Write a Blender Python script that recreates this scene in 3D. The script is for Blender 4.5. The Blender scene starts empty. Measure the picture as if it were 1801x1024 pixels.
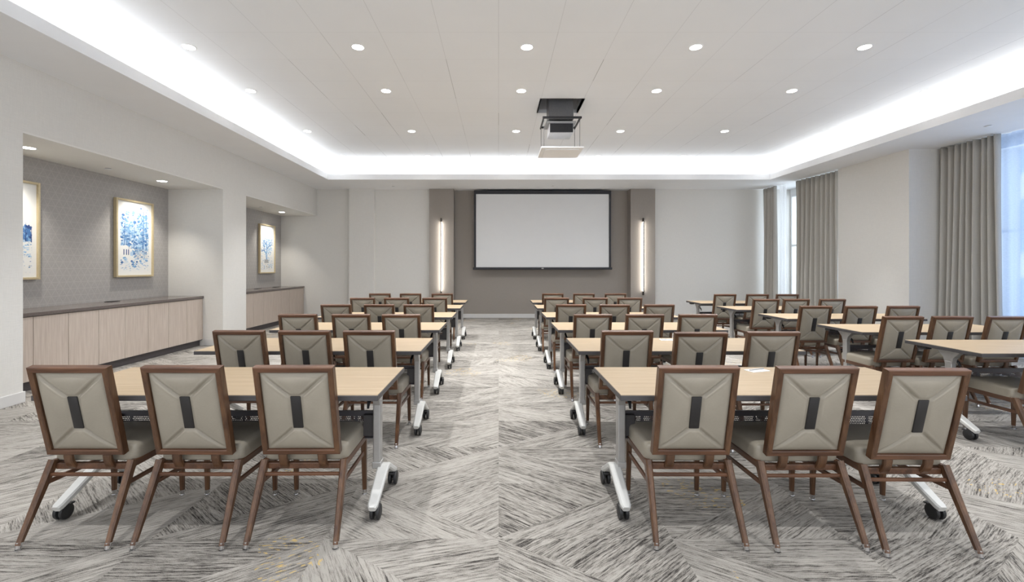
import bpy, bmesh, math, random
from mathutils import Vector, Matrix
random.seed(7)
C = bpy.context.scene.collection
SC = bpy.context.scene
PI = math.pi

# ------------------------------------------------------------------ materials
class NT:
    def __init__(s, name):
        s.m = bpy.data.materials.new(name); s.m.use_nodes = True
        s.t = s.m.node_tree; s.t.nodes.clear()
        s.out = s.n('ShaderNodeOutputMaterial')
    def n(s, typ, ins=None, **kw):
        nd = s.t.nodes.new(typ)
        for k, v in kw.items(): setattr(nd, k, v)
        for k, v in (ins or {}).items(): s.put(nd.inputs[k], v)
        return nd
    def put(s, sock, v):
        if isinstance(v, bpy.types.NodeSocket): s.t.links.new(v, sock)
        elif isinstance(v, bpy.types.Node): s.t.links.new(v.outputs[0], sock)
        else:
            if isinstance(v, tuple) and len(v) == 3 and sock.type == 'RGBA': v = (*v, 1)
            sock.default_value = v
    def math(s, op, a, b=0.0, c=None, clamp=False):
        nd = s.n('ShaderNodeMath', operation=op, use_clamp=clamp)
        s.put(nd.inputs[0], a); s.put(nd.inputs[1], b)
        if c is not None: s.put(nd.inputs[2], c)
        return nd.outputs[0]
    def mix(s, f, a, b, blend='MIX'):
        nd = s.n('ShaderNodeMix', data_type='RGBA', blend_type=blend)
        s.put(nd.inputs[0], f); s.put(nd.inputs[6], a); s.put(nd.inputs[7], b)
        return nd.outputs[2]
    def ramp(s, f, stops):
        nd = s.n('ShaderNodeValToRGB'); s.put(nd.inputs[0], f)
        e = nd.color_ramp.elements
        while len(e) < len(stops): e.new(0.5)
        for el, (p, c) in zip(e, stops):
            el.position = p; el.color = (*c, 1) if len(c) == 3 else c
        return nd.outputs[0]
    def noise(s, vec, scale, detail=3.0, rough=0.5):
        return s.n('ShaderNodeTexNoise', {'Vector': vec, 'Scale': scale, 'Detail': detail, 'Roughness': rough}).outputs[0]
    def coord(s, which='Object', scale=(1, 1, 1), rnd=False):
        tc = s.n('ShaderNodeTexCoord')
        mp = s.n('ShaderNodeMapping', {'Vector': tc.outputs[which], 'Scale': scale})
        if rnd:
            oi = s.n('ShaderNodeObjectInfo')
            cx = s.n('ShaderNodeCombineXYZ', {0: s.math('MULTIPLY', oi.outputs['Random'], 37.0), 1: s.math('MULTIPLY', oi.outputs['Random'], 91.0), 2: 0.0})
            s.put(mp.inputs['Location'], cx)
        return mp.outputs[0]
    def bsdf(s, col, rough=0.6, metal=0.0, bump=None, bs=0.1, spec=0.5, **kw):
        b = s.n('ShaderNodeBsdfPrincipled', {'Base Color': col, 'Roughness': rough, 'Metallic': metal, 'Specular IOR Level': spec})
        for k, v in kw.items(): s.put(b.inputs[k.replace('_', ' ')], v)
        if bump is not None:
            s.put(b.inputs['Normal'], s.n('ShaderNodeBump', {'Height': bump, 'Strength': bs, 'Distance': 0.01}))
        s.t.links.new(b.outputs[0], s.out.inputs[0])
        return s.m

def simple(name, col, rough=0.5, metal=0.0, ns=40, var=0.06, bs=0.05, spec=0.5):
    t = NT(name); v = t.noise(t.coord(rnd=True), ns)
    dk = tuple(c * (1 - var) for c in col); lt = tuple(min(1, c * (1 + var)) for c in col)
    return t.bsdf(t.ramp(v, [(0.3, dk), (0.7, lt)]), rough, metal, v, bs, spec)

def emit(name, col, st):
    t = NT(name); e = t.n('ShaderNodeEmission', {'Color': col, 'Strength': st})
    t.t.links.new(e.outputs[0], t.out.inputs[0]); return t.m

def fabric_wall(name, col, var=0.05, fine=180):
    t = NT(name); co = t.coord()
    a = t.noise(t.coord(scale=(1, 1, 0.06)), fine, 2); b = t.noise(t.coord(scale=(0.06, 0.06, 1)), fine, 2)
    w = t.math('ADD', a, b)
    big = t.noise(co, 0.8, 2)
    c = t.ramp(t.math('ADD', t.math('MULTIPLY', w, 0.4), t.math('MULTIPLY', big, 0.2)),
               [(0.3, tuple(x * (1 - var) for x in col)), (0.7, tuple(x * (1 + var) for x in col))])
    return t.bsdf(c, 0.85, 0, w, 0.12, 0.2)

def wood(name, c1, c2, axis, rough=0.4, stretch=18, sc=3.0, bs=0.04):
    t = NT(name); s = [stretch] * 3; s[axis] = 1.0
    co = t.coord(scale=tuple(s), rnd=True)
    a = t.noise(co, sc, 5, 0.6)
    s2 = [stretch * 5] * 3; s2[axis] = 2.0
    b = t.noise(t.coord(scale=tuple(s2), rnd=True), sc, 2)
    v = t.math('ADD', t.math('MULTIPLY', a, 0.75), t.math('MULTIPLY', b, 0.25))
    return t.bsdf(t.ramp(v, [(0.32, c1), (0.68, c2)]), rough, 0, v, bs)

M = {}
M['cream'] = fabric_wall('cream wallcovering', (0.71, 0.695, 0.665))
M['greywall'] = fabric_wall('taupe wallcovering', (0.315, 0.285, 0.258))
M['white'] = simple('white paint', (0.81, 0.815, 0.825), 0.75, ns=3, var=0.01, bs=0.0, spec=0.2)
M['nichewhite'] = simple('warm white paint', (0.76, 0.745, 0.71), 0.75, ns=3, var=0.01, bs=0.0, spec=0.2)
M['base'] = simple('baseboard paint', (0.66, 0.65, 0.64), 0.5, ns=5, var=0.02)
M['dark'] = simple('dark void', (0.03, 0.03, 0.032), 0.7)
M['oak'] = wood('oak laminate', (0.335, 0.243, 0.148), (0.44, 0.337, 0.22), 0, 0.42, 16, 2.2)
M['edge'] = simple('charcoal edge banding', (0.060, 0.056, 0.058), 0.45)
M['cab'] = wood('greige wood laminate', (0.45, 0.37, 0.315), (0.60, 0.52, 0.455), 2, 0.45, 22, 2.6)
M['counter'] = simple('dark brown solid surface', (0.15, 0.125, 0.115), 0.18, ns=90, var=0.15)
M['kick'] = simple('dark toe kick', (0.085, 0.075, 0.078), 0.5)
M['walnut'] = wood('walnut stained chair wood', (0.042, 0.017, 0.009), (0.155, 0.078, 0.038), 2, 0.30, 9, 3.0)
M['walnutx'] = wood('walnut stained chair wood crosswise', (0.046, 0.019, 0.010), (0.165, 0.075, 0.038), 0, 0.36, 9, 3.0)
M['walnuty'] = wood('walnut stained chair wood lengthwise', (0.046, 0.019, 0.010), (0.165, 0.075, 0.038), 1, 0.36, 9, 3.0)
def leather(name, c, rough):
    t = NT(name); co = t.coord(rnd=True)
    f = t.noise(t.coord(scale=(1, 1, 6), rnd=True), 90, 3); g = t.noise(co, 9, 2)
    v = t.math('ADD', t.math('MULTIPLY', f, 0.5), t.math('MULTIPLY', g, 0.5))
    return t.bsdf(t.ramp(v, [(0.3, tuple(x * 0.92 for x in c)), (0.7, tuple(x * 1.06 for x in c))]), rough, 0, f, 0.06, 0.45)
M['leather'] = leather('taupe vinyl', (0.315, 0.281, 0.226), 0.40)
M['black'] = leather('black leather', (0.022, 0.020, 0.020), 0.42)
M['chrome'] = simple('chrome', (0.75, 0.75, 0.76), 0.18, 1.0, var=0.02)
M['alu'] = simple('satin aluminium', (0.50, 0.495, 0.49), 0.38, 0.75, var=0.03)
M['silver'] = simple('silver powder coat', (0.66, 0.66, 0.64), 0.4, 0.15, var=0.02)
M['rubber'] = simple('black caster plastic', (0.018, 0.018, 0.019), 0.45)
M['blackmetal'] = simple('black metal', (0.025, 0.025, 0.028), 0.4, 0.3)
M['greymetal'] = simple('grey metal', (0.13, 0.13, 0.135), 0.4, 0.4)
M['projwhite'] = simple('light grey plastic', (0.52, 0.52, 0.53), 0.5)
M['screen'] = simple('matte projection fabric', (0.72, 0.725, 0.73), 0.9, ns=4, var=0.008, bs=0, spec=0.1)
M['screenframe'] = simple('black velvet screen border', (0.012, 0.012, 0.018), 0.5)
M['gold'] = simple('pale gold frame', (0.62, 0.52, 0.33), 0.35, 0.45, var=0.04)
M['matboard'] = simple('white mat board', (0.82, 0.82, 0.80), 0.8, var=0.01, bs=0)
M['bronze'] = simple('dark bronze metal', (0.05, 0.043, 0.038), 0.4, 0.5)
M['tube'] = emit('sconce diffuser', (1.0, 0.95, 0.87), 9.5)
M['lens'] = emit('downlight lens', (1.0, 0.985, 0.95), 9.0)
M['paper'] = simple('white paper', (0.82, 0.82, 0.82), 0.8, bs=0)
M['drape'] = simple('grey beige drapery', (0.46, 0.442, 0.408), 0.85, ns=120, var=.05, spec=.2)
M['glass'] = None

def m_niche():
    t = NT('grey triangle wallpaper')
    tc = t.n('ShaderNodeTexCoord'); sp = t.n('ShaderNodeSeparateXYZ', {0: tc.outputs['Object']})
    y, z = sp.outputs[1], sp.outputs[2]
    P = 0.094
    def line(e):
        f = t.math('FRACT', t.math('DIVIDE', e, P))
        d = t.math('ABSOLUTE', t.math('SUBTRACT', f, 0.5))
        return t.math('GREATER_THAN', d, 0.455)
    s3 = 0.866
    k = t.math('MULTIPLY', z, 0.5)
    a = line(t.math('ADD', t.math('MULTIPLY', y, s3), k)); b = line(t.math('SUBTRACT', t.math('MULTIPLY', y, s3), k)); c = line(z)
    l = t.math('MAXIMUM', t.math('MAXIMUM', a, b), c)
    v = t.noise(tc.outputs['Object'], 220, 2)
    base = t.ramp(v, [(0.3, (0.36, 0.345, 0.333)), (0.7, (0.42, 0.404, 0.39))])
    col = t.mix(t.math('MULTIPLY', l, 0.30), base, (0.56, 0.54, 0.52))
    return t.bsdf(col, 0.6, 0, v, 0.05, 0.3)
M['niche'] = m_niche()

TW = 0.671
def m_ceiling():
    t = NT('white ceiling panels')
    tc = t.n('ShaderNodeTexCoord'); sp = t.n('ShaderNodeSeparateXYZ', {0: tc.outputs['Object']})
    def line(e, off, w):
        f = t.math('FRACT', t.math('DIVIDE', t.math('ADD', e, off), TW))
        d = t.math('MINIMUM', f, t.math('SUBTRACT', 1.0, f))
        return t.math('LESS_THAN', d, w)
    lx = line(sp.outputs[0], 0.0 + 20 * TW, 0.0045); ly = line(sp.outputs[1], -5.13 + 20 * TW, 0.0045)
    cell = t.n('ShaderNodeCombineXYZ', {0: t.math('ROUND', t.math('DIVIDE', sp.outputs[0], TW)), 1: t.math('FLOOR', t.math('DIVIDE', t.math('ADD', sp.outputs[1], -5.13), TW)), 2: 0.0})
    rn = t.n('ShaderNodeTexWhiteNoise', {'Vector': cell.outputs[0]}, noise_dimensions='3D').outputs[0]
    s = t.math('MAXIMUM', t.math('MULTIPLY', lx, t.math('ADD', t.math('MULTIPLY', t.math('POWER', rn, 4.0), 0.65), 0.2)), t.math('MULTIPLY', ly, 0.10))
    v = t.noise(tc.outputs['Object'], 1.2, 3)
    base = t.ramp(v, [(0.3, (0.81, 0.83, 0.855)), (0.7, (0.83, 0.85, 0.875))])
    return t.bsdf(t.mix(s, base, (0.17, 0.17, 0.18)), 0.7, spec=0.2)
M['ceil'] = m_ceiling()

def m_carpet():
    t = NT('striped grey carpet tiles')
    tc = t.n('ShaderNodeTexCoord'); sp = t.n('ShaderNodeSeparateXYZ', {0: tc.outputs['Object']})
    x, y = sp.outputs[0], sp.outputs[1]
    W = 0.915; H = 0.61
    cx = t.math('DIVIDE', x, W); cy = t.math('DIVIDE', t.math('ADD', y, 0.045), H)
    ix = t.math('FLOOR', cx); iy = t.math('FLOOR', cy); fx = t.math('FRACT', cx); fy = t.math('FRACT', cy)
    wn = lambda o: t.n('ShaderNodeTexWhiteNoise', {'Vector': t.n('ShaderNodeCombineXYZ', {0: t.math('ADD', ix, o), 1: iy, 2: 0.37 + o}).outputs[0]}, noise_dimensions='3D').outputs[0]
    flip = t.math('GREATER_THAN', wn(0.0), 0.5)
    fxx = t.math('ADD', t.math('MULTIPLY', flip, t.math('SUBTRACT', 1.0, fx)), t.math('MULTIPLY', t.math('SUBTRACT', 1.0, flip), fx))
    tri = t.math('GREATER_THAN', fxx, fy)
    r1, r2, r3 = wn(3.1), wn(7.7), wn(11.3)
    # two stripe directions, one for each half of a tile
    sgn = t.math('SUBTRACT', t.math('MULTIPLY', flip, -2.0), -1.0)
    angA = t.math('MULTIPLY', sgn, 0.588)
    pick = t.math('GREATER_THAN', r1, 0.55)
    angB = t.math('MULTIPLY', t.math('MULTIPLY', pick, -0.70), sgn)
    steep = t.math('MULTIPLY', t.math('GREATER_THAN', r2, 0.80), t.math('MULTIPLY', sgn, 0.45))
    ang = t.math('ADD', t.math('ADD', t.math('MULTIPLY', tri, angA), t.math('MULTIPLY', t.math('SUBTRACT', 1.0, tri), angB)), steep)
    ca, sa = t.math('COSINE', ang), t.math('SINE', ang)
    u = t.math('ADD', t.math('MULTIPLY', x, ca), t.math('MULTIPLY', y, sa))
    v = t.math('SUBTRACT', t.math('MULTIPLY', y, ca), t.math('MULTIPLY', x, sa))
    seed = t.math('ADD', t.math('MULTIPLY', r3, 50.0), t.math('MULTIPLY', tri, 9.0))
    def st(us, vs, det=2.0):
        vec = t.n('ShaderNodeCombineXYZ', {0: t.math('MULTIPLY', u, us), 1: t.math('MULTIPLY', v, vs), 2: seed})
        return t.noise(vec.outputs[0], 1.0, det, 0.6)
    s1 = st(4.2, 92.0, 2.0); s2 = st(20.0, 190.0, 2.0); s3 = st(1.6, 11.0, 2.0)
    fz = t.noise(tc.outputs['Object'], 260, 2)
    val = t.math('ADD', t.math('ADD', t.math('MULTIPLY', s1, 0.46), t.math('MULTIPLY', s2, 0.38)), t.math('ADD', t.math('MULTIPLY', s3, 0.20), t.math('MULTIPLY', fz, 0.26)))
    val = t.math('ADD', val, t.math('MULTIPLY', t.math('SUBTRACT', wn(19.0), 0.5), 0.05))
    val = t.math('ADD', val, t.math('MULTIPLY', t.math('SUBTRACT', tri, 0.5), 0.025))
    col = t.ramp(val, [(0.51, (0.036, 0.032, 0.029)), (0.565, (0.125, 0.116, 0.107)), (0.62, (0.245, 0.228, 0.206)), (0.72, (0.375, 0.354, 0.324))])
    yl = t.math('MULTIPLY', t.math('GREATER_THAN', t.noise(tc.outputs['Object'], 1.1, 1), 0.64), t.math('GREATER_THAN', st(22.0, 70.0, 1.0), 0.64))
    col = t.mix(t.math('MULTIPLY', yl, 0.7), col, (0.60, 0.42, 0.14))
    return t.bsdf(col, 0.95, 0, val, 0.5, 0.1)
M['carpet'] = m_carpet()

def m_perf():
    t = NT('perforated charcoal steel')
    tc = t.n('ShaderNodeTexCoord'); sp = t.n('ShaderNodeSeparateXYZ', {0: tc.outputs['Object']})
    x, z = sp.outputs[0], sp.outputs[2]
    p = 0.0105
    row = t.math('FLOOR', t.math('DIVIDE', z, p))
    xo = t.math('ADD', t.math('DIVIDE', x, p), t.math('MULTIPLY', t.math('MODULO', row, 2.0), 0.5))
    fx = t.math('SUBTRACT', t.math('FRACT', xo), 0.5); fz = t.math('SUBTRACT', t.math('FRACT', t.math('DIVIDE', z, p)), 0.5)
    r = t.math('SQRT', t.math('ADD', t.math('MULTIPLY', fx, fx), t.math('MULTIPLY', fz, fz)))
    hole = t.math('LESS_THAN', r, 0.36)
    band = t.math('MULTIPLY', t.math('GREATER_THAN', z, 0.445), t.math('LESS_THAN', z, 0.505))
    seg = t.math('LESS_THAN', t.math('ABSOLUTE', t.math('SUBTRACT', t.math('FRACT', t.math('DIVIDE', x, 0.14)), 0.5)), 0.44)
    f = t.math('MULTIPLY', t.math('MULTIPLY', hole, band), seg)
    b = t.n('ShaderNodeBsdfPrincipled', {'Base Color': (0.105, 0.10, 0.11), 'Roughness': 0.45, 'Metallic': 0.2})
    tr = t.n('ShaderNodeBsdfTransparent')
    mx = t.n('ShaderNodeMixShader', {0: f, 1: b, 2: tr})
    t.t.links.new(mx.outputs[0], t.out.inputs[0]); return t.m
M['perf'] = m_perf()

def m_sheer(name, col, a):
    t = NT(name)
    d = t.n('ShaderNodeBsdfTranslucent', {'Color': col}); d2 = t.n('ShaderNodeBsdfDiffuse', {'Color': col})
    m1 = t.n('ShaderNodeMixShader', {0: 0.35, 1: d, 2: d2}); tr = t.n('ShaderNodeBsdfTransparent', {'Color': (0.97, 0.98, 1.0)})
    w = t.noise(t.coord(scale=(1, 1, 12)), 40, 2)
    m2 = t.n('ShaderNodeMixShader', {0: t.math('ADD', a - 0.15, t.math('MULTIPLY', w, 0.3)), 1: tr, 2: m1})
    t.t.links.new(m2.outputs[0], t.out.inputs[0]); return t.m
M['sheer'] = m_sheer('sheer voile', (0.55, 0.69, 0.94), 0.62)  # blue tint of the daylight is put into the voile colour
M['sheerwhite'] = m_sheer('white sheer voile', (0.90, 0.90, 0.90), 0.7)
def m_glass():
    t = NT('window glass')
    g = t.n('ShaderNodeBsdfGlossy', {'Roughness': 0.02}); tr = t.n('ShaderNodeBsdfTransparent', {'Color': (0.93, 0.97, 1.0)})
    mx = t.n('ShaderNodeMixShader', {0: 0.06, 1: tr, 2: g}); t.t.links.new(mx.outputs[0], t.out.inputs[0]); return t.m
M['glass'] = m_glass()
M['facade'] = simple('pale masonry', (0.72, 0.74, 0.76), 0.8)
M['facadeglass'] = simple('blue office glass', (0.25, 0.38, 0.55), 0.15)

# ------------------------------------------------------------------ mesh helpers
class MB:
    def __init__(s): s.bm = bmesh.new()
    def poly(s, vs, faces, mi=0):
        bv = [s.bm.verts.new(v) for v in vs]; out = []
        for f in faces:
            try:
                fc = s.bm.faces.new([bv[i] for i in f]); fc.material_index = mi; out.append(fc)
            except ValueError: pass
        return bv, out
    def box(s, x0, x1, y0, y1, z0, z1, bev=0.0, seg=2, mi=0, mat=None):
        v = [(x, y, z) for x in (x0, x1) for y in (y0, y1) for z in (z0, z1)]
        bv, fs = s.poly(v, [(0, 1, 3, 2), (4, 6, 7, 5), (0, 4, 5, 1), (2, 3, 7, 6), (0, 2, 6, 4), (1, 5, 7, 3)], mi)
        if bev > 0:
            es = list({e for f in fs for e in f.edges})
            r = bmesh.ops.bevel(s.bm, geom=es, offset=bev, segments=seg, profile=0.5, affect='EDGES')
            bv = list({vv for f in r['faces'] for vv in f.verts} | {vv for f in fs if f.is_valid for vv in f.verts})
            for f in {ff for vv in bv for ff in vv.link_faces}: f.material_index = mi
        if mat is not None: bmesh.ops.transform(s.bm, matrix=mat, verts=bv)
        return bv
    def loft(s, rings, cap=True, mi=0, closed=True):
        R = [[s.bm.verts.new(p) for p in r] for r in rings]; n = len(R[0])
        for a, b in zip(R, R[1:]):
            for i in range(n if closed else n - 1):
                j = (i + 1) % n
                f = s.bm.faces.new((a[i], a[j], b[j], b[i])); f.material_index = mi
        if cap:
            f = s.bm.faces.new(R[0][::-1]); f.material_index = mi
            f = s.bm.faces.new(R[-1]); f.material_index = mi
    def frame(s, W, H, f, y0, y1, mat=None, ch=.0):
        """one mitred rectangular frame in the xz plane, depth y0..y1; mi 0 = stiles, 1 = rails"""
        q = [(-1, -1), (1, -1), (1, 1), (-1, 1)]
        lv = [(0, y0 + ch), (ch, y0), (f - ch, y0), (f, y0 + ch), (f, y1 - ch), (f - ch, y1), (ch, y1), (0, y1 - ch)]
        R = []
        for i, yy in lv:
            pts = [Vector((a * (W - i), yy, c * (H - i))) for a, c in q]
            R.append([s.bm.verts.new(mat @ p if mat is not None else p) for p in pts])
        for k in range(8):
            a, b2 = R[k], R[(k + 1) % 8]
            for i in range(4):
                j = (i + 1) % 4; fc = s.bm.faces.new((a[i], a[j], b2[j], b2[i])); fc.material_index = 1 if i in (0, 2) else 0
    def rod(s, p0, p1, w0, w1, d0=None, d1=None, up=(0, 1, 0), ch=0.2, mi=0):
        """tapered chamfered square bar from p0 to p1: w along side, d along up"""
        p0, p1 = Vector(p0), Vector(p1); d0 = d0 or w0; d1 = d1 or w1
        ax = (p1 - p0).normalized(); u = Vector(up); u = (u - ax * u.dot(ax)).normalized(); sd = ax.cross(u)
        def ring(p, w, d):
            c = ch * min(w, d); a, b = w / 2, d / 2
            return [p + sd * i + u * j for i, j in ((a - c, b), (-a + c, b), (-a, b - c), (-a, -b + c), (-a + c, -b), (a - c, -b), (a, -b + c), (a, b - c))]
        s.loft([ring(p0, w0, d0), ring(p1, w1, d1)], mi=mi)
    def cyl(s, p0, p1, r0, r1=None, n=16, mi=0):
        p0, p1 = Vector(p0), Vector(p1); r1 = r0 if r1 is None else r1
        ax = (p1 - p0).normalized(); u = ax.orthogonal().normalized(); w = ax.cross(u)
        ring = lambda p, r: [p + u * (r * math.cos(2 * PI * i / n)) + w * (r * math.sin(2 * PI * i / n)) for i in range(n)]
        s.loft([ring(p0, r0), ring(p1, r1)], mi=mi)
    def lathe(s, prof, c=(0, 0, 0), n=20, axis='z', mi=0):
        def pt(r, h, a):
            x, y = r * math.cos(a), r * math.sin(a)
            return Vector(c) + (Vector((x, y, h)) if axis == 'z' else Vector((h, x, y)))
        s.loft([[pt(max(r, 1e-4), h, 2 * PI * i / n) for i in range(n)] for r, h in prof], mi=mi)
    def ribbon(s, pts, wx, th, mi=0, axis=Vector((1, 0, 0))):
        """bar of width wx along axis swept along pts with thickness th in the plane across the axis"""
        P = [Vector(p) for p in pts]; rings = []
        for i, p in enumerate(P):
            tg = (P[min(i + 1, len(P) - 1)] - P[max(i - 1, 0)]).normalized(); nn = axis.cross(tg).normalized()
            h, t2 = (wx[i] if isinstance(wx, (list, tuple)) else wx) / 2, th / 2; c = min(h, t2) * 0.45
            rings.append([p + axis * a + nn * b for a, b in ((h - c, t2), (-h + c, t2), (-h, t2 - c), (-h, -t2 + c), (-h + c, -t2), (h - c, -t2), (h, -t2 + c), (h, t2 - c))])
        s.loft(rings, mi=mi)
    def build(s, name, mats, parent=None, smooth=False, angle=40):
        bmesh.ops.recalc_face_normals(s.bm, faces=s.bm.faces)
        me = bpy.data.meshes.new(name); s.bm.to_mesh(me); s.bm.free()
        for m in (mats if isinstance(mats, (list, tuple)) else [mats]): me.materials.append(m)
        if smooth:
            for p in me.polygons: p.use_smooth = True
            me.set_sharp_from_angle(angle=math.radians(angle))
        o = bpy.data.objects.new(name, me); C.objects.link(o)
        if parent is not None: o.parent = parent
        return o

def tag(o, label, cat, group=None, kind=None):
    o['label'] = label; o['category'] = cat
    if group: o['group'] = group
    if kind: o['kind'] = kind
    return o
def thing(name, label, cat, loc=(0, 0, 0), rz=0.0, group=None):
    o = bpy.data.objects.new(name, None); C.objects.link(o)
    o.location = loc; o.rotation_euler = (0, 0, rz); o.empty_display_size = 0.1
    return tag(o, label, cat, group)
def struct(o, label=None):
    o['kind'] = 'structure'
    if label: o['label'] = label
    return o
def dup(root, label, loc, rz=0.0):
    r = root.copy(); C.objects.link(r); r.location = loc; r.rotation_euler = (0, 0, rz); r['label'] = label
    for ch in list(root.children):
        c = ch.copy(); C.objects.link(c); c.parent = r
        for g in list(ch.children):
            d = g.copy(); C.objects.link(d); d.parent = c
    return r

# ------------------------------------------------------------------ camera (f = 800 px of 1801)
CH = 1.43
cam = bpy.data.cameras.new('camera'); co = bpy.data.objects.new('camera', cam); C.objects.link(co)
co.location = (0, 0, CH); co.rotation_euler = (PI / 2, 0, 0)
cam.sensor_width = 36; cam.lens = 36 * 800 / 1801
cam.shift_x = (900.5 - 877) / 1801; cam.shift_y = -(512 - 470) / 1801
cam.clip_start = 0.05
SC.camera = co

# ------------------------------------------------------------------ the setting
Y0 = -0.6; ZS = 3.58; ZC = 4.08; ZN = 2.85; ZL = 3.715
XW = -5.03; XN = -6.03; YB = 12.6; YC = 12.80
LIPL, LIPR, LIPB = -4.19, 6.66, 11.17
CVL, CVR, CVB = -4.42, 6.93, 11.62
WR = 7.46; XG = 8.10

b = MB(); b.box(-6.4, 9.0, Y0, 13.1, -0.10, 0.0); struct(b.build('floor', M['carpet']), 'grey streaked carpet tiles in diagonal stripes')

OX0, OX1, OY0, OY1 = TW, 2 * TW, 7.143, 7.814
b = MB(); T = 0.06
b.box(CVL - .1, OX0, Y0, CVB + .1, ZC, ZC + T); b.box(OX1, CVR + .1, Y0, CVB + .1, ZC, ZC + T)
b.box(OX0, OX1, Y0, OY0, ZC, ZC + T); b.box(OX0, OX1, OY1, CVB + .1, ZC, ZC + T)
struct(b.build('ceiling', M['ceil']), 'white panelled tray ceiling')
b = MB()
b.box(OX0 - .02, OX0, OY0, OY1, ZC + .0, ZC + .5); b.box(OX1, OX1 + .02, OY0, OY1, ZC + .0, ZC + .5)
b.box(OX0, OX1, OY1, OY1 + .02, ZC + T, ZC + .5); b.box(OX0, OX1, OY0 - .02, OY0, ZC + T, ZC + .5)
struct(b.build('trim_1', M['projwhite']))
b = MB(); b.box(OX0 - .02, OX1 + .02, OY0 - .02, OY1 + .02, ZC + .5, ZC + .52); struct(b.build('trim_2', M['dark']))

# soffit ring with a raised lip hiding the cove lights
b = MB(); z = ZS + 0.035
b.box(XW - .3, LIPL, Y0, LIPB, ZS, z); b.box(LIPR, 9.0, Y0, LIPB, ZS, z); b.box(XW - .3, 9.0, LIPB, 13.1, ZS, z)
b.box(LIPL - .03, LIPL, Y0, LIPB + .03, z, ZL); b.box(LIPR, LIPR + .03, Y0, LIPB + .03, z, ZL); b.box(LIPL, LIPR, LIPB, LIPB + .03, z, ZL)
struct(b.build('ceiling_soffit', M['white']), 'lowered white soffit around the tray ceiling')
b = MB()
b.box(CVL - .05, CVL, Y0, CVB + .05, z, ZC); b.box(CVR, CVR + .05, Y0, CVB + .05, z, ZC); b.box(CVL, CVR, CVB, CVB + .05, z, ZC)
struct(b.build('trim_cove', M['white']), 'bright lit cove wall above the soffit')

# left wall with two niches
b = MB()
b.box(XN - .2, XW, Y0, 4.81, 0, ZS); b.box(XN - .2, XW, 8.30, 9.06, 0, ZS)
b.box(XN - .2, XW, 4.81, 8.30, ZN + .02, ZS); b.box(XN - .2, XW, 9.06, YB, ZN + .02, ZS)
struct(b.build('wall_left', M['cream']), 'cream wall with two recessed niches')
b = MB(); b.box(XN, XW - .001, 4.81, 8.30, ZN, ZN + .02); b.box(XN, XW - .001, 9.06, YB, ZN, ZN + .02)
struct(b.build('ceiling_niche', M['nichewhite']))
b = MB(); b.box(XN - .2, XN, 4.81, 8.30, 0, ZN + .02); b.box(XN - .2, XN, 9.06, YB, 0, ZN + .02)
struct(b.build('wall_niche', M['niche']), 'grey triangle patterned niche wallpaper')
b = MB(); BH = 0.115
b.box(XW, XW + .014, Y0, 4.824, 0, BH, .003); b.box(XW, XW + .014, 8.286, 9.074, 0, BH, .003)
b.box(-5.36, XW + .014, 8.286, 8.30, 0, BH, .003); b.box(XN, XW, 4.81, 4.824, 0, BH, .003)
struct(b.build('baseboard_left', M['base']))

# back wall: cream, taupe pilasters, taupe recess
PLx = (-1.906, -1.234); PRx = (3.625, 4.297); YP = 12.48
b = MB(); b.box(XN - .2, PLx[0], YB, 13.0, 0, ZS); b.box(PRx[1], 9.0, YB, 13.0, 0, ZS)
b.box(-4.09, -3.405, YP - .05, YB, 0, ZS)
struct(b.build('wall_back', M['cream']), 'cream back wall either side of the taupe centre')
b = MB(); b.box(PLx[1], PRx[0], YC, 13.0, 0, ZS); struct(b.build('wall_back_centre', M['greywall']), 'taupe recessed wall behind the screen')
for i, (a, c) in enumerate((PLx, PRx)):
    b = MB(); b.box(a, c, YP, 13.0, 0, ZS); struct(b.build('trim_%d' % (i + 3), M['greywall']), 'taupe pilaster carrying a vertical light bar')
b = MB()
b.box(PLx[1], PRx[0], YC - .014, YC, 0, BH, .003)
for a, c in (PLx, PRx): b.box(a - .012, c + .012, YP - .014, YP, 0, BH, .003)
b.box(XW - .3, -4.09, YB - .014, YB, 0, BH, .003); b.box(-3.405, PLx[0], YB - .014, YB, 0, BH, .003); b.box(PRx[1], 8.1, YB - .014, YB, 0, BH, .003)
b.box(-4.1, -3.395, YP - .064, YP - .05, 0, BH, .003)
struct(b.build('baseboard_back', M['base']))

# right wall: a cream pier between two window bays
b = MB(); b.box(WR, 9.0, 8.27, 10.0, 0, ZS); b.box(8.16, 9.0, 7.85, 8.27, 0, ZS); struct(b.build('wall_right', M['cream']), 'cream wall pier between the two windows')
b = MB(); b.box(WR - .014, WR, 8.256, 10.0, 0, BH, .003); b.box(WR - .014, 8.1, 8.256, 8.27, 0, BH, .003); struct(b.build('baseboard_right', M['base']))
def window(i, X, y0, y1, zt, ny):
    r = MB(); f = .06
    r.box(X - .02, X + .07, y0, y0 + f, .08, zt, .006); r.box(X - .02, X + .07, y1 - f, y1, .08, zt, .006)
    r.box(X - .02, X + .07, y0 + f, y1 - f, .08, .08 + f, .006); r.box(X - .02, X + .07, y0 + f, y1 - f, zt - f, zt, .006)
    for k in range(1, ny):
        y = y0 + (y1 - y0) * k / ny; r.box(X - .01, X + .06, y - .025, y + .025, .14, zt - f, .004)
    r.box(X - .01, X + .06, y0 + f, y1 - f, 2.0, 2.05, .004)
    w = struct(r.build('window_%d' % i, M['white']), 'tall daylit window behind the curtains')
    g = MB(); g.box(X + .02, X + .03, y0 + f, y1 - f, .14, zt - f); struct(g.build('window_%d_glass' % i, M['glass'], w))
    s = MB(); s.box(X - .02, X + .9, y0, y1, 0, .08); s.box(X - .02, X + .9, y0, y1, zt, ZS); struct(s.build('window_%d_lintel' % i, M['white']))
window(1, XG, 10.0, YB, 3.42, 2)
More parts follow.
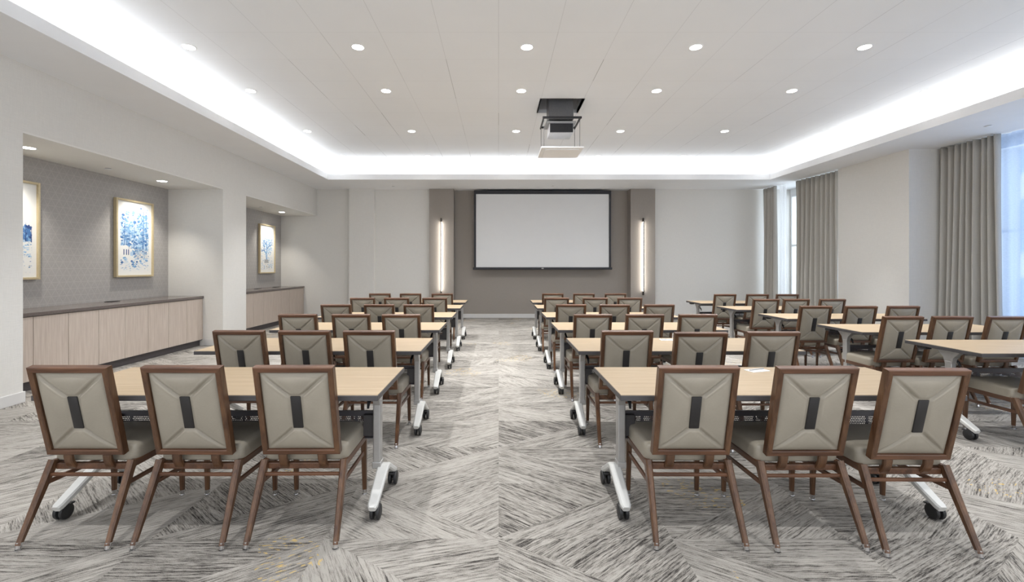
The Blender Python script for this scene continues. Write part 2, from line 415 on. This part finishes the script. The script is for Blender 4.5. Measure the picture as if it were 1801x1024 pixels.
window(2, 8.40, 2.6, 7.85, 3.46, 4)
b = MB(); b.box(8.1, 9.0, Y0, 2.6, 0, ZS); struct(b.build('wall_right', M['cream']))

# building across the street, seen through the sheer
t = thing('office_building', 'pale office building with blue windows beyond the sheer curtain', 'building', (20, 5, -6))
b = MB(); b.box(0, 8, -16, 22, 0, 26); b.build('facade', M['facade'], t)
for k in range(6):
    for r in range(8):
        b = MB(); y = 2 + k * 3.1; zz = 2 + r * 3.0
        b.box(-.06, .02, y, y + 2.1, zz, zz + 2.0, .01); b.build('window', M['facadeglass'], t)

# ------------------------------------------------------------------ curtains
def curtain(name, label, p0, p1, zb, zt, pleats, amp, mat, cat, lean=0.0, phase=0.0, group=None):
    p0, p1 = Vector((*p0, 0)), Vector((*p1, 0)); L = (p1 - p0).length; d = (p1 - p0).normalized(); nrm = Vector((-d.y, d.x, 0))
    nx = pleats * 10; nz = 14; b = MB(); rnd = random.Random(len(label)); jit = [rnd.uniform(.6, 1.25) for _ in range(pleats + 2)]
    rows = []
    for k in range(nz + 1):
        f = k / nz; zz = zb + (zt - zb) * f; row = []
        for i in range(nx + 1):
            u = i / nx; ph = u * pleats; am = amp * jit[int(ph)] * (0.65 + 0.35 * (1 - f))
            s = math.sin(2 * PI * ph + phase + 0.5 * math.sin(ph * 1.7 + 2.2 * (1 - f)))
            s = math.copysign(abs(s) ** 0.75, s)
            sway = 0.02 * math.sin(3.0 * (1 - f) + u * 5)
            q = p0 + d * (u * L + lean * (1 - f) * (0.5 - u) * -1 + sway * 0.6) + nrm * (am * s)
            row.append((q.x, q.y, zz))
        rows.append(row)
    b.loft(rows, cap=False, closed=False)
    o = b.build(name, mat, None, True, 180)
    return tag(o, label, cat, group)
g = 'grey beige drapes on the window wall'
def solid(o, th):
    m = o.modifiers.new('thickness', 'SOLIDIFY'); m.thickness = th; return o
solid(curtain('curtain', 'narrow grey beige drape gathered in the far corner beside the back wall', (7.27, 12.50), (7.30, 11.95), .02, ZS - .012, 4, .06, M['drape'], 'curtain', group=g), .004)
solid(curtain('curtain', 'grey beige drape left of the cream wall pier', (7.40, 11.33), (7.52, 10.05), .02, ZS - .012, 9, .088, M['drape'], 'curtain', group=g), .004)
solid(curtain('curtain', 'wide grey beige drape right of the cream wall pier', (8.00, 8.25), (8.03, 7.27), .02, ZS - .012, 9, .09, M['drape'], 'curtain', lean=.08, group=g), .004)
g = 'sheer curtains at the windows'
curtain('sheer_curtain', 'white sheer curtain hanging beside the narrow far corner drape', (7.38, 11.95), (7.42, 11.72), .02, ZS - .012, 4, .03, M['sheerwhite'], 'curtain', group=g)
curtain('sheer_curtain', 'bluish sheer curtain over the window at the right edge', (8.12, 7.45), (8.12, 3.0), .02, ZS - .012, 26, .045, M['sheer'], 'curtain', group=g)

# ------------------------------------------------------------------ cabinets
DW = 0.432; XF = -5.392; ZT = 0.905
def cabinet_run(y1, n, niche, ymin):
    for k in range(n):
        ya, yb = y1 - (k + 1) * 2 * DW, y1 - k * 2 * DW
        pos = ('far end of', 'second from the far end of', 'third from the far end of', 'near end of')[k] if n == 4 else ''
        t = thing('cabinet', 'greige wood two-door cabinet, %s the run in the %s niche' % (pos, niche), 'cabinet', (XN + .3, (ya + yb) / 2, 0), 0, 'base cabinets in the %s niche' % niche)
        ox, oy = XN + .3, (ya + yb) / 2
        b = MB(); b.box(XN + .022 - ox, XF - .022 - ox, ya - oy + .0005, yb - oy - .0005, .10, ZT - .045); b.build('body', M['kick'], t)
        for j in (0, 1):
            b = MB(); b.box(XF - .02 - ox, XF - ox, ya + j * DW - oy + .0025, ya + (j + 1) * DW - oy - .0025, .115, ZT - .05, .0015, 1); b.build('door', M['cab'], t)
        b = MB(); b.box(XN + .022 - ox, XF - .06 - ox, ya - oy + .0005, yb - oy - .0005, 0, .10); b.build('toe_kick', M['kick'], t)
    b = MB(); b.box(XN, XF + .018, ymin, y1 - .001, ZT - .042, ZT, .003)
    tag(b.build('countertop', M['counter']), 'dark brown countertop over the %s niche cabinets' % niche, 'countertop', 'niche countertops')
cabinet_run(8.295, 4, 'nearer', 4.83)
cabinet_run(YB - .005, 4, 'farther', YB - .005 - 8 * DW)
def grommet(x, y, label):
    t = thing('power_outlet', label, 'outlet', (x, y, ZT), 0, 'flat outlets in the countertops')
    b = MB(); b.box(-.05, .05, -.085, .085, 0, .006, .002); b.build('plate', M['blackmetal'], t)
    b = MB(); b.box(-.035, .035, -.065, .065, .006, .010, .002); b.build('lid', M['rubber'], t)
grommet(-5.86, 6.90, 'small black flat outlet on the nearer niche countertop')
grommet(-5.80, 10.95, 'nearer black flat outlet on the farther niche countertop')
grommet(-5.80, 11.85, 'black flat outlet on the farther niche countertop near the back wall')

# ------------------------------------------------------------------ framed pictures
BL = [simple('watercolour blue %d' % i, c, 0.8, bs=0, var=.1) for i, c in enumerate([(.46, .62, .78), (.20, .38, .62), (.07, .18, .42), (.03, .07, .22), (.42, .43, .44)])]
def picture(y0, y1, kind, label):
    X = XN; z0, z1 = 1.27, 2.525; yc = (y0 + y1) / 2; w = (y1 - y0) / 2; zc = (z0 + z1) / 2; h = (z1 - z0) / 2
    t = thing('framed_picture', label, 'picture', (X, yc, zc), 0, 'blue landscape pictures in the niches')
    f = .03
    b = MB(); D0, D1 = .006, .06
    b.box(D0, D1, -w, -w + f, -h, h, .004); b.box(D0, D1, w - f, w, -h, h, .004); b.box(D0, D1, -w + f, w - f, -h, -h + f, .004); b.box(D0, D1, -w + f, w - f, h - f, h, .004)
    b.build('frame', M['gold'], t)
    b = MB(); b.box(.02, .035, -w + f, w - f, -h + f, h - f); mt = b.build('mat_board', M['matboard'], t)
    r = random.Random(kind * 11 + 3); b = MB(); pw, ph = w - .085, h - .09; x = .0358; n = [0]
    b.poly([(x - .0004, -pw, -ph), (x - .0004, pw, -ph), (x - .0004, pw, ph), (x - .0004, -pw, ph)], [(0, 1, 2, 3)], 5)
    def dab(y, z, s, mi, asp=1.0):
        s = min(s, pw - abs(y), ph - abs(z))
        if s < .004: return
        n[0] += 1; xx = x + n[0] * 1.2e-6; k = 7; a0 = r.random() * 6
        b.poly([(xx, y + s * r.uniform(.5, 1) * math.cos(a0 + 2 * PI * i / k) , z + s * asp * r.uniform(.4, 1) * math.sin(a0 + 2 * PI * i / k)) for i in range(k)], [tuple(range(k))], mi)
    def stroke(p, q, w0, w1, mi):
        n[0] += 1; xx = x + n[0] * 1.2e-6; (ya, za), (yb, zb) = p, q; dy, dz = yb - ya, zb - za; L = math.hypot(dy, dz) or 1; ny, nz = -dz / L, dy / L
        cl = lambda y, z: (xx, max(-pw, min(pw, y)), max(-ph, min(ph, z)))
        b.poly([cl(ya + ny * w0, za + nz * w0), cl(ya - ny * w0, za - nz * w0), cl(yb - ny * w1, zb - nz * w1), cl(yb + ny * w1, zb + nz * w1)], [(0, 1, 2, 3)], mi)
    if kind == 1:
        for _ in range(260): dab(r.uniform(-pw, pw), r.uniform(-.25, .32), r.uniform(.03, .07), r.choice([0, 0, 5]), .8)
        for _ in range(700):
            y = r.uniform(-pw, pw); z = r.gauss(-.02, .2) + .12 * (abs(y) / pw) ; dab(y, z, r.uniform(.012, .045), r.choice([0, 0, 1, 1, 2]) , .7)
        for ty, top, wd in ((-.21, .3, .008), (-.17, .2, .006), (-.02, .36, .007), (.17, .47, .013), (.24, .42, .008), (-.12, .1, .005)):
            stroke((ty, -.17), (ty + .01, top), wd, wd * .4, 2)
            for _ in range(16):
                z = r.uniform(-.05, top); s = r.choice((-1, 1)); stroke((ty, z), (ty + s * r.uniform(.03, .09), z + r.uniform(-.03, .03)), .003, .001, r.choice([1, 2]))
        b.poly([(x + .0012, a, c) for a, c in ((-pw, -.3), (-.1, -.3), (-.1, -.17), (-.17, -.11), (-pw, -.13))], [(0, 1, 2, 3, 4)], 5)
        for a in (-.22, -.17, -.13): stroke((a, -.27), (a, -.18), .009, .009, 3)
        for i in range(9): stroke((.0 + i * .03, -.32), (.0 + i * .03, -.18), .002, .002, 4)
        for i in range(5): stroke((.0, -.32 + i * .035), (pw, -.31 + i * .035), .002, .002, 4)
        for _ in range(90): dab(r.uniform(-pw, pw), r.uniform(-ph, -.34), r.uniform(.006, .03), r.choice([0, 0, 1]), .3)
    elif kind == 0:
        for _ in range(330): dab(r.uniform(-pw, pw), r.uniform(-.13, .06), r.uniform(.012, .04), r.choice([1, 2, 2, 3]), 1.3)
        for i in range(9): stroke((-pw + .03 + i * .07, -.15), (-pw + .03 + i * .07, .09 + r.uniform(-.03, .03)), .006, .002, 3)
        for _ in range(150): dab(r.uniform(-pw, pw), r.uniform(-.34, -.13), r.uniform(.008, .03), r.choice([0, 0, 1]), .5)
        for _ in range(110): dab(r.uniform(-pw, pw), r.uniform(-ph, -.3), r.uniform(.006, .02), r.choice([1, 2, 2, 4]), .5)
    else:
        for _ in range(330): dab(r.gauss(0, .14), r.gauss(.1, .16), r.uniform(.01, .035), r.choice([0, 0, 1]), .8)
        def branch(y, z, a, L, wd, dep):
            y2, z2 = y + L * math.cos(a), z + L * math.sin(a); stroke((y, z), (y2, z2), wd, wd * .7, 2 if dep > 1 else 1)
            if dep < 6:
                for s in (-1, 1): branch(y2, z2, a + s * r.uniform(.25, .75), L * r.uniform(.68, .85), wd * .66, dep + 1)
        branch(-.03, -.3, PI / 2 + .1, .17, .03, 0)
        for _ in range(120): dab(r.uniform(-pw, pw), r.uniform(-ph, -.28), r.uniform(.008, .035), r.choice([0, 1, 4]), .4)
        b.poly([(x + .0013, a, c) for a, c in ((-.14, -.36), (.06, -.36), (.06, -.27), (-.14, -.27))], [(0, 1, 2, 3)], 4)
    b.build('painting', BL + [M['matboard']], mt)
picture(5.16, 5.93, 0, 'gold framed picture of blue trees cut off by the near wall pier')
picture(7.11, 7.88, 1, 'gold framed blue forest and cabin picture in the nearer niche')
picture(11.39, 12.17, 2, 'gold framed picture of a bare curling blue tree in the farther niche')

# ------------------------------------------------------------------ lights
def spot(x, y, z, power, ang=76, blend=.8, size=.045, col=(1, 1, .995), aim=None):
    l = bpy.data.lights.new('spot', 'SPOT'); l.energy = power; l.spot_size = math.radians(ang); l.spot_blend = blend; l.shadow_soft_size = size; l.color = col
    o = bpy.data.objects.new('spot', l); C.objects.link(o); o.location = (x, y, z)
    if aim: o.rotation_euler = (Vector(aim) - Vector((x, y, z))).to_track_quat('-Z', 'Y').to_euler()
def area(x, y, z, sx, sy, power, rot, col=(1, 1, 1)):
    l = bpy.data.lights.new('area', 'AREA'); l.shape = 'RECTANGLE'; l.size = sx; l.size_y = sy; l.energy = power; l.color = col
    o = bpy.data.objects.new('area', l); C.objects.link(o); o.location = (x, y, z); o.rotation_euler = rot
DLP = 120.0; proto = None
rows = [5.48, 6.84, 8.87, 10.87]; rn = ['nearest', 'second', 'third', 'farthest']; cn = ['leftmost', 'second from left', 'third from left', 'fourth from left', 'fifth from left', 'rightmost']
def downlight(x, y, z, r, label, group):
    t = thing('downlight', label, 'ceiling light', (x, y, z), 0, group)
    b = MB(); b.lathe([(r * .93, -.001), (r * 1.0, -.004), (r * 1.14, -.004), (r * 1.17, 0), (r * .93, 0.0)], n=28); b.build('trim_ring', M['white'], t, True)
    b = MB(); b.lathe([(0, -.003), (r * .92, -.003), (r * .92, -.0005), (0, -.0005)], n=28); b.build('lens', M['lens'], t)
    return t
for j, y in enumerate(rows):
    for i in range(6):
        x = -3.73 + 2.035 * i
        if not (j == 0 and i == 5):
            last = cn[i] if not (j == 0 and i == 4) else 'rightmost'
            lab = 'round recessed downlight, %s in the %s ceiling row' % (last, rn[j])
            if proto is None: proto = downlight(x, y, ZC, .073, lab, 'tray ceiling downlights')
            else: dup(proto, lab, (x, y, ZC))
        spot(x, y, ZC - .03, DLP, 46 if i == 5 else (76 if j < 3 else 56))
        if 0 < i < 5 and j < 3: spot(x, y, ZC - .012, (40, 60, 90)[j], 160, 1.0, .06)  # extra wide spots added at the inner downlights to brighten the far walls
for y in (3.45, 1.42):
    for i in range(6): spot(-3.73 + 2.035 * i, y, ZC - .03, DLP * .75, 76 if i < 5 else 56)
for x, y, lab in ((-5.60, 5.41, 'niche downlight above the picture cut off by the near pier'), (-5.55, 7.50, 'niche downlight above the forest picture'), (-5.60, 11.75, 'niche downlight above the bare tree picture')):
    dup(proto, lab, (x, y, ZN))['group'] = 'niche downlights'
    spot(x, y, ZN - .03, 40, 100, .8, .04, (1, .95, .86), (x - .30, y, 1.2))
spot(-5.60, 10.0, ZN - .03, 36, 100, .8, .04, (1, .95, .86), (-5.9, 10.0, 1.2))

def disc(x, y, z, lab):
    t = thing('sprinkler_cover', lab, 'sprinkler', (x, y, z), 0, 'flat sprinkler covers')
    b = MB(); b.lathe([(0, -.012), (.042, -.012), (.046, -.009), (.046, -.006), (0, -.006)], n=24); b.build('cover_plate', M['white'], t, True)
    b = MB(); b.lathe([(.0, -.006), (.036, -.006), (.036, 0), (0, 0)], n=24); b.build('gap_ring', M['dark'], t)
disc(-5.62, 6.55, ZN, 'round sprinkler cover in the nearer niche ceiling')
disc(-5.62, 10.75, ZN, 'round sprinkler cover in the farther niche ceiling')
disc(-2.80, 12.1, ZS, 'round sprinkler cover in the soffit left of the screen')
disc(1.45, 12.05, ZS, 'round sprinkler cover in the soffit above the screen')
disc(7.45, 6.92, ZS, 'round sprinkler cover in the soffit near the right window')

# cove strips behind the lip, pointing up
UP = (PI, 0, 0); cz = ZL - .02; LC = (.96, .98, 1.0)
area(-4.33, 5.3, cz, .05, 11.6, 25, UP, LC); area(6.80, 5.3, cz, .05, 11.6, 25, UP, LC); area(1.24, 11.36, cz, 10.6, .05, 27, UP, LC)
# daylight outside the windows
area(8.75, 5.2, 1.9, 3.2, 5.0, 40, (0, PI / 2, 0), (.92, .96, 1.0))
area(8.55, 11.3, 1.9, 3.0, 2.2, 30, (0, PI / 2, 0), (.90, .95, 1.0))

# ------------------------------------------------------------------ screen, sconces, projector
t = thing('projection_screen', 'large white projection screen with black border on the back wall', 'screen', (1.207, YC - .27, 2.456))
SW, SH = 1.885, 1.085
b = MB(); e = .055
b.box(-SW, SW, -.03, .03, SH - .10, SH - .002, .006); b.box(-SW, -SW + e, -.03, .03, -SH + e, SH - .10, .006); b.box(SW - e, SW, -.03, .03, -SH + e, SH - .10, .006)
b.box(-SW - .03, SW + .03, -.04, .04, -SH - .01, -SH + e, .012)
b.build('border', M['screenframe'], t)
b = MB(); b.box(-SW + e, SW - e, -.006, .004, -SH + e, SH - .10); b.build('screen_surface', M['screen'], t)
b = MB(); b.box(-.03, .03, -.044, -.04, -SH + .012, -SH + .035, .002); b.build('badge', M['alu'], t, False)['label'] = 'small silver badge'
b = MB(); b.box(-SW + .2, SW - .2, .03, .268, SH - .09, SH - .02); b.build('wall_bracket', M['blackmetal'], t)
def sconce(x, lab):
    t = thing('wall_sconce', lab, 'wall light', (x, YP, 1.72), 0, 'vertical light bars on the pilasters')
    b = MB(); b.box(-.008, .008, -.075, -.03, -.95, .95, .004); b.build('diffuser', M['tube'], t)
    b = MB(); b.box(-.012, .012, -.098, -.076, -.97, .97, .003); b.build('bar', M['bronze'], t)
    for s in (-1, 1):
        b = MB(); b.box(-.012, .012, -.09, 0, s * 1.0 - .05, s * 1.0 + .05, .004); b.build('bracket', M['bronze'], t)
sconce(-1.575, 'vertical light bar on the taupe pilaster left of the screen')
sconce(3.955, 'vertical light bar on the taupe pilaster right of the screen')

t = thing('projector_lift', 'motorised projector lift hanging from the open ceiling hatch', 'projector lift', (1.006, 7.48, ZC))
b = MB(); b.box(-.20, .20, -.16, .16, -.27, .45, .008); b.build('lift_column', M['greymetal'], t)
b = MB()
for s in (-1, 1): b.box(s * .29 - .012, s * .29 + .012, -.27, .30, -.295, -.265, .004)
b.box(-.31, .31, -.29, -.26, -.295, -.262, .004); b.box(-.30, .30, .22, .25, -.295, -.265, .004)
b.build('mounting_frame', M['blackmetal'], t)
b = MB(); b.box(-.24, .24, -.17, .20, -.33, -.298, .004); b.build('carrier_plate', M['alu'], t)
b = MB()
for sx, sy in ((-.285, -.25), (.285, -.25), (-.285, .24), (.285, .24)): b.cyl((sx, sy, -.75), (sx, sy, -.29), .004, n=8)
b.build('hanger_rods', M['greymetal'], t)
b = MB(); b.box(-.335, .335, -.335, .335, -.775, -.752, .003); b.box(-.27, .27, -.27, .27, -.79, -.776, .003); b.build('closure_panel', M['white'], t)['label'] = 'white ceiling panel carried below the projector'
t = thing('projector', 'grey projector under the ceiling lift', 'projector', (1.006, 7.49, ZC - .335))
b = MB(); b.box(-.19, .19, -.20, .17, -.165, 0, .012, 3); b.build('body', M['projwhite'], t)
b = MB()
b.box(-.185, .185, -.212, -.201, -.155, -.012, .004)
for k in range(9): b.box(-.17, .17, -.216, -.212, -.145 + k * .015, -.139 + k * .015)
b.build('vent_grille', M['blackmetal'], t)
b = MB(); b.cyl((.08, .17, -.085), (.08, .21, -.085), .05, n=20); b.build('lens_barrel', M['blackmetal'], t)

# ------------------------------------------------------------------ tables
TH = 0.74; TL = 1.87; TD = 0.69
def make_table():
    t = thing('training_table', '', 'table', (0, 0, 0), 0, 'rolling training tables')
    hx, hy = TL / 2, TD / 2
    b = MB(); b.box(-hx, hx, -hy, hy, TH - .032, TH - .003, .002, 1, 1); b.box(-hx + .003, hx - .003, -hy + .003, hy - .003, TH - .0035, TH, 0, 1, 0)
    b.build('tabletop', [M['oak'], M['edge']], t)
    for s in (-1, 1):
        px = s * (hx - .092)
        b = MB(); b.box(px - .0225, px + .0225, -.03, .03, .215, TH - .13, .006)
        b.box(px - .027, px + .027, -.035, .035, .205, .245, .004)
        # flared gusset carrying the top
        b.loft([[(px - .02, -.03, TH - .15), (px + .02, -.03, TH - .15), (px + .02, .03, TH - .15), (px - .02, .03, TH - .15)],
                [(px - .02, -.045, TH - .10), (px + .02, -.045, TH - .10), (px + .02, .045, TH - .10), (px - .02, .045, TH - .10)],
                [(px - .02, -.11, TH - .035), (px + .02, -.11, TH - .035), (px + .02, .11, TH - .035), (px - .02, .11, TH - .035)]])
        b.build('leg_post', M['alu'], t)
        fx = s * (hx - .055)
        b = MB(); pts = [(fx, y, zz) for y, zz in ((-.262, .080), (-.245, .090), (-.15, .138), (-.06, .186), (-.02, .205), (.02, .205), (.06, .184), (.15, .130), (.235, .082), (.25, .074))]
        b.ribbon(pts, [.04, .056, .062, .066, .068, .068, .066, .062, .056, .04], .036); f = b.build('foot', M['silver'], t, True, 35)
        for q in (-1, 1):
            cx, cy = s * (hx - .048), q * .212
            c = MB()
            for o in (-1, 1): c.lathe([(.0, -.012), (.026, -.012), (.040, -.008), (.043, 0), (.040, .009), (.028, .013), (0, .013)], (cx + o * .017, cy, .0435), 20, 'x')
            c.cyl((cx, cy, .043), (cx, cy - q * .01, .1), .011, n=12)
            c.box(cx - .016, cx + .016, cy - .045, cy + .02, .072, .09, .006)
            c.box(cx - .012, cx + .012, cy + .02, cy + .062, .062, .072, .003)
            c.build('caster', M['rubber'], f, True)
        b = MB(); b.rod((px - s * .03, .10, TH - .045), (px - s * .05, -.02, TH - .135), .022, .022, .012, .012); b.rod((px - s * .05, -.02, TH - .135), (px - s * .05, -.035, TH - .17), .02, .012, .012, .01)
        b.box(px - .03, px + .03, -.18, .20, TH - .044, TH - .0325, .003)
        b.build('tilt_lever', M['blackmetal'], t)
        b = MB(); b.box(s * (hx - .06) - .035, s * (hx - .06) + .035, .17, .25, TH - .062, TH - .0325, .008); b.build('latch_handle', M['rubber'], t)
    b = MB(); x1 = hx - .118
    b.box(-x1, x1, .034, .037, .375, .535); b.box(-x1, x1, .018, .037, .535, .540); b.box(-x1, x1, .018, .037, .370, .375)
    b.build('modesty_panel', M['perf'], t)
    b = MB()
    for s in (-1, 1): b.box(s * (x1 - .03) - .035, s * (x1 - .03) + .035, .0, .032, .39, .52, .004)
    b.box(-x1, x1, -.02, .02, TH - .075, TH - .0445, .004)
    b.build('crossbar', M['edge'], t)
    return t

# ------------------------------------------------------------------ chairs
def make_chair():
    t = thing('banquet_chair', '', 'chair', (0, 0, 0), 0, 'upholstered wooden chairs')
    # rear legs kick back to the camera, front legs stand upright
    for s in (-1, 1):
        b = MB(); b.rod((s * .214, -.112, .384), (s * .226, -.283, .022), .036, .026, .048, .026, (0, 1, 0), .22); lg = b.build('leg', M['walnut'], t)
        b = MB(); b.cyl((s * .2262, -.286, .0), (s * .2262, -.2855, .006), .0155, n=14); b.cyl((s * .2262, -.2855, .006), (s * .2256, -.276, .036), .0125, .0155, n=14); b.build('foot_glide', M['chrome'], lg, True)
        b = MB(); b.rod((s * .211, .268, .375), (s * .214, .276, .022), .036, .024, .040, .024, (0, 1, 0), .22); lg = b.build('leg', M['walnut'], t)
        b = MB(); b.cyl((s * .214, .276, 0), (s * .214, .276, .006), .0155, n=14); b.cyl((s * .214, .276, .006), (s * .2138, .2755, .034), .012, .0145, n=14); b.build('foot_glide', M['chrome'], lg, True)
    b = MB()
    for s in (-1, 1): b.box(s * .213 - .015, s * .213 + .015, -.128, .290, .346, .384, .005)
    b.box(-.198, .198, -.118, -.09, .335, .368, .004); b.box(-.198, .198, .255, .283, .35, .386, .004)
    b.build('seat_frame', M['walnuty'], t)
    for s in (-1, 1):
        b = MB(); b.rod((s * .2185, -.165, .278), (s * .212, .262, .268), .014, .014, .024, .024, (0, 0, 1)); b.build('stretcher', M['walnuty'], t)
    b = MB(); b.box(-.212, .212, -.146, -.128, .309, .325, .003); b.build('stretcher', M['walnutx'], t)
    # seat cushion
    b = MB(); n = 14; xs, y0, y1 = .226, -.10, .305
    rings = []
    def rr(hx, yc, hy, r, zz):
        pts = []
        for (cx, cy, a0) in ((hx - r, hy - r, 0), (-hx + r, hy - r, 90), (-hx + r, -hy + r, 180), (hx - r, -hy + r, 270)):
            for k in range(5):
                a = math.radians(a0 + k * 22.5); pts.append((cx + r * math.cos(a), yc + cy + r * math.sin(a), zz))
        return pts
    yc, hy = (y0 + y1) / 2, (y1 - y0) / 2
    for ins, zz in ((.012, .372), (.002, .378), (0, .386), (0, .440), (.003, .452), (.012, .462), (.035, .468), (.09, .472), (.15, .474)):
        rings.append(rr(xs - ins, yc, hy - ins, max(.03 - ins * .1, .01), zz))
    b.loft(rings); 
    b.build('seat_cushion', M['leather'], t, True, 60)
    # backrest, leaning back
    W, Hh = .205, .25; lean = math.atan2(.11, .49)
    mat = Matrix.Translation((0, -.195, .677)) @ Matrix.Rotation(lean, 4, 'X'); fw = .029
    b = MB(); D = .021; b.frame(W, Hh, fw, -D, D, mat, .004); b.build('backrest_frame', [M['walnut'], M['walnutx']], t)
    pw, ph = W - fw + .001, Hh - fw + .001; NX, NZ = 76, 92; sx, sz = .027, .090
    def segd(px, pz, ax, az, bx, bz):
        vx, vz = bx - ax, bz - az; k = max(0, min(1, ((px - ax) * vx + (pz - az) * vz) / (vx * vx + vz * vz)))
        return math.hypot(px - ax - k * vx, pz - az - k * vz)
    b = MB(); rows = []
    for j in range(NZ + 1):
        row = []
        for i in range(NX + 1):
            x = -pw + 2 * pw * i / NX; zz = -ph + 2 * ph * j / NZ
            d = segd(abs(x), abs(zz), pw, ph, sx, sz)
            ed = (1 - (abs(x) / pw) ** 8) * (1 - (abs(zz) / ph) ** 8); bul = ed * (.014 + .012 * (1 - math.exp(-d / .035)))
            gr = ed * (.0085 * math.exp(-(d / .0065) ** 2) - .0022 * math.exp(-((d - .014) / .006) ** 2))
            r2 = .007 * math.exp(-((max(0, abs(x) - sx) / .02) ** 2 + (max(0, abs(zz) - sz) / .03) ** 2))
            mk = math.exp(-((max(0, abs(x) - sx) / .012) ** 2 + (max(0, abs(zz) - sz) / .012) ** 2)); dsp = (bul - gr) * (1 - mk) + .013 * mk
            row.append(mat @ Vector((x, -.004 - max(0, dsp), zz)))
        rows.append(row)
    b.loft(rows, cap=False, closed=False)
    # front pad of the backrest
    b.loft([[mat @ Vector((x, y, zz)) for x, zz in ((-pw + i_, -ph + i_), (pw - i_, -ph + i_), (pw - i_, ph - i_), (-pw + i_, ph - i_))] for y, i_ in ((.0, 0), (.018, 0), (.03, .012), (.034, .04))])
    pn = b.build('backrest_panel', M['leather'], t, True, 60)
    b = MB(); b.box(-.0265, .0265, -.0225, -.010, -.091, .091, .004, 2, 0, mat); b.build('back_strap', M['black'], pn, True, 40)['label'] = 'black leather strap'
    for s in (-1, 1):
        b = MB(); b.ribbon([(s * .105, -.138, .442), (s * .105, -.142, .42), (s * .105, -.138, .395), (s * .105, -.122, .362), (s * .105, -.104, .345)], [.048, .046, .044, .046, .05], .024); b.build('back_bracket', M['walnut'], t, True, 40)
    return t

tab = make_table(); chair = make_chair(); first = {'t': True, 'c': True}
def place(kind, label, loc, rz=0.0):
    src = tab if kind == 't' else chair
    if first[kind]:
        first[kind] = False; src.location = loc; src.rotation_euler = (0, 0, rz); src['label'] = label; return src
    return dup(src, label, loc, rz)
RN = ['sixth row from the screen', 'fifth row from the screen', 'fourth row from the screen', 'third row from the screen', 'second row from the screen', 'row beside the screen wall']
TY = [2.795, 4.085, 5.34, 6.62, 7.98, 9.21]
LX = [[-2.20, -1.62, -1.055], [-2.075, -1.55, -1.03], [-2.165, -1.59, -1.045], [-2.21, -1.62, -1.085], [-2.25, -1.69, -1.06], [-2.29, -1.70, -1.085]]
RX = [[1.025, 1.62, 2.14], [1.025, 1.575, 2.16], [1.01, 1.57, 2.145], [.985, 1.57, 2.18], [.96, 1.60, 2.17], [1.04, 1.64, 2.25]]
rj = random.Random(4)
for side, seats, X, cxs in (('cabinet-side block', ('cabinet-side', 'middle', 'aisle'), -1.58, LX), ('centre block', ('aisle', 'middle', 'window-side'), 1.59, RX)):
    for i, y in enumerate(TY):
        place('t', 'oak topped rolling table, %s, %s' % (side, RN[i]), (X + rj.uniform(-.01, .01), y, 0))
        for k, x in enumerate(cxs[i]):
            dy = -.205 + rj.uniform(-.012, .012)
            if X > 0 and i == 0: dy += (-.01, -.02, -.06)[k]
            if X > 0 and i == 1: dy += (0, -.09, -.07)[k]
            place('c', 'taupe walnut chair, %s seat, %s, %s' % (seats[k], side, RN[i]), (x, y + dy, 0), rj.uniform(-.012, .012))
WY = [3.98, 5.17, 6.42, 7.71, 9.02]; WX = [[4.33], [4.16, 4.67, 5.24], [4.14, 4.73, 5.28], [4.25, 4.73, 5.30], [4.25, 4.86, 5.42]]
for i, y in enumerate(WY):
    place('t', 'oak topped rolling table, window-side block, %s' % RN[i + 1], (3.86 + TL / 2, y, 0))
    for k, x in enumerate(WX[i]):
        place('c', 'taupe walnut chair, %s seat, window-side block, %s' % (('inner', 'middle', 'window')[k], RN[i + 1]), (x, y - .24, 0), rj.uniform(-.012, .012))

# notepads left on two tables
def pad(x, y, rz, lab):
    t = thing('notepad', lab, 'notepad', (x, y, TH), rz, 'white notepads on the tables')
    b = MB(); b.box(-.07, .07, -.04, .04, 0, .004); b.build('sheets', M['paper'], t)
    b = MB(); b.cyl((-.06, .0, .0085), (.07, .012, .0085), .004, n=10); b.build('pen', M['alu'], t)
pad(1.72, 3.03, .3, 'white notepad on the centre block table, sixth row from the screen')
pad(1.60, 4.30, -.1, 'white notepad on the centre block table, fifth row from the screen')

# ------------------------------------------------------------------ world and colour
w = bpy.data.worlds.new('daylight'); SC.world = w; w.use_nodes = True
nt = w.node_tree; bg = nt.nodes['Background']; bg.inputs[0].default_value = (.93, .96, 1, 1); bg.inputs[1].default_value = 0.8
SC.view_settings.view_transform = 'Standard'; SC.view_settings.look = 'None'; SC.view_settings.gamma = 1; SC.view_settings.use_curve_mapping = False
SC.view_settings.exposure = 1.02
SC.cycles.use_denoising = True
SC.cycles.max_bounces = 8; SC.cycles.diffuse_bounces = 5; SC.cycles.transparent_max_bounces = 12; SC.cycles.sample_clamp_indirect = 6
